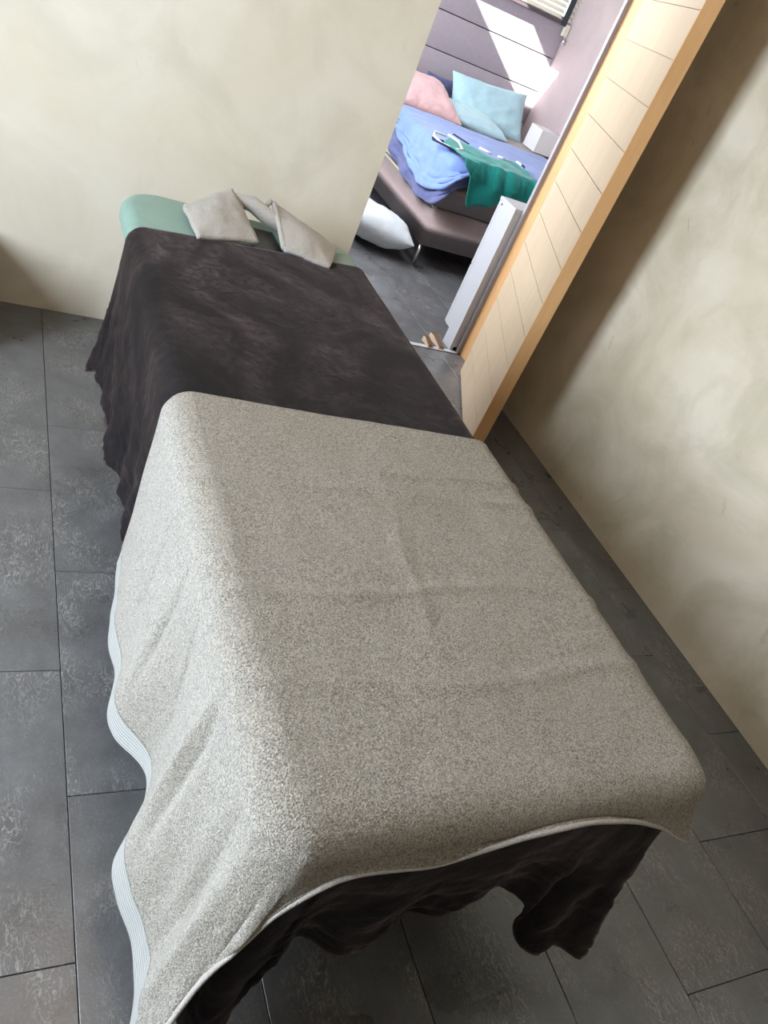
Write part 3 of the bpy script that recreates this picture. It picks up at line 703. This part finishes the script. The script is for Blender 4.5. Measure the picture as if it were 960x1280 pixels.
def wedge(x, y, rz, L, W, H, label):
    e = tag(empty('door_wedge', (x, y, 0.004)), label, 'door wedge', 'wooden door wedges on the threshold')
    e.rotation_euler = (0, 0, rz)
    def prism(z0, z1, name, m):
        bm = bmesh.new(); pr = [(0, 0), (L, 0), (L, H * .18), (L * .25, H), (0, H)]
        a = [bm.verts.new((p[0], -W / 2, p[1])) for p in pr]; b = [bm.verts.new((p[0], W / 2, p[1])) for p in pr]
        bm.faces.new(a); bm.faces.new(b[::-1])
        for k in range(5): bm.faces.new((a[k], b[k], b[(k + 1) % 5], a[(k + 1) % 5]))
        return from_bm(name, bm, m, e)
    prism(0, 0, 'wedge_body', M['wedge'])
    bm = bmesh.new(); q = [(-.001, H + .0005), (L * .25, H + .0005), (L, H * .18 + .0005), (L, H * .18 + .005), (L * .25, H + .005), (-.001, H + .005)]
    a = [bm.verts.new((p[0], -W / 2 + .003, p[1])) for p in q]; b = [bm.verts.new((p[0], W / 2 - .003, p[1])) for p in q]
    bm.faces.new(a); bm.faces.new(b[::-1])
    for k in range(6): bm.faces.new((a[k], b[k], b[(k + 1) % 6], a[(k + 1) % 6]))
    from_bm('wedge_face', bm, M['wedge_top'], e)['label'] = 'dark brown top face'
wedge(2.035, 3.165, rad(-80), .10, .034, .030, 'larger brown-topped wooden door wedge nearest the white cabinet')
wedge(1.975, 3.120, rad(-78), .06, .030, .026, 'smaller brown-topped wooden door wedge further from the white cabinet')

lamp = tag(empty('wall_lamp', (BR, 5.62, .64)), 'white square-shaded wall lamp beside the bed, above the duvet', 'lamp')
box('lamp_shade', (BR - .185, 5.53, .585), (BR - .025, 5.71, .745), M['white_gloss'], lamp, .010, 4)
box('wall_plate', (BR - .024, 5.58, .60), (BR - .0005, 5.66, .70), M['chrome'], lamp, .004)
tube('lamp_arm', [(BR - .01, 5.60, .555), (BR - .07, 5.60, .545), (BR - .12, 5.60, .560), (BR - .12, 5.60, .586)], .012, M['chrome'], lamp, 10)

w3 = tag(empty('window_3', (3.3, 6.16, 1.42)), kind='structure')
box('pane', (2.62, 6.150, 1.42), (3.86, 6.158, 2.25), M['pane'], w3)
bm = bmesh.new()
for lo, hi in (((2.60, 6.135, 1.400), (3.878, 6.149, 1.44)), ((2.60, 6.135, 2.22), (3.878, 6.149, 2.26)), ((2.60, 6.135, 1.44), (2.64, 6.149, 2.22)), ((3.84, 6.135, 1.44), (3.878, 6.149, 2.22))):
    bm_box(bm, Vector(lo) - w3.location, Vector(hi) - w3.location)
from_bm('window_frame', bm, M['white'], w3)
vb = tag(empty('venetian_blind', (3.25, 6.08, 1.4)), 'cream slatted window blind with dark rail above the headboard', 'blind')
box('bottom_rail', (2.66, 6.055, 1.392), (3.785, 6.100, 1.412), M['rail'], vb, .004)
for k in range(22):
    z = 1.432 + k * .036
    for x0, x1 in ((2.66, 3.775), (3.835, 3.872)):
        bm = bmesh.new(); bm_box(bm, (x0, -.020, -.0012), (x1, .020, .0012))
        bmesh.ops.rotate(bm, verts=bm.verts, cent=(0, 0, 0), matrix=Matrix.Rotation(rad(38), 3, 'X'))
        bmesh.ops.translate(bm, verts=bm.verts, vec=Vector((0, 6.078, z)) - vb.location)
        from_bm('slat', bm, M['slat'], vb)
box('ladder_tape', (3.782, 6.055, 1.385), (3.828, 6.060, 2.24), M['tape'], vb)
box('ladder_tape', (2.80, 6.055, 1.40), (2.83, 6.060, 2.24), M['tape'], vb)
box('head_rail', (2.66, 6.05, 2.245), (3.87, 6.11, 2.285), M['slat'], vb, .003)
box('bracket', (3.835, 6.052, 1.325), (3.872, 6.085, 1.405), M['slat'], vb, .008)
tube('cord_weight', [(3.862, 6.045, 1.315), (3.862, 6.045, 1.275)], [.013, .017], M['chrome'], vb, 12)

# ------------------------------------------------------------------ dark box at the left by the wall (only its knob reaches the frame)
sb = tag(empty('storage_box', (-.2, 2.55, 0)), 'black storage box with a round side knob, by the back wall at the left edge', 'box')
box('box_body', (-.46, 2.38, .0005), (.010, 2.70, .235), M['black'], sb, .012, 3)
box('box_lid', (-.47, 2.37, .236), (.020, 2.71, .262), M['black'], sb, .008, 3)
tube('knob', [(.010, 2.60, .175), (.068, 2.60, .175)], [.009, .012], M['black'], sb, 12)

# unseen ceiling lamp, added to give the treatment room warm fill
cl = tag(empty('added_ceiling_lamp', (.6, 1.25, HC)), 'flat square ceiling lamp, unseen and added for warm fill, above the massage table', 'lamp')
box('lamp_housing', (.33, .98, HC - .035), (.87, 1.52, HC - .0005), M['white'], cl, .005)
box('diffuser', (.36, 1.01, HC - .045), (.84, 1.49, HC - .0355), M['lamp'], cl, .003)
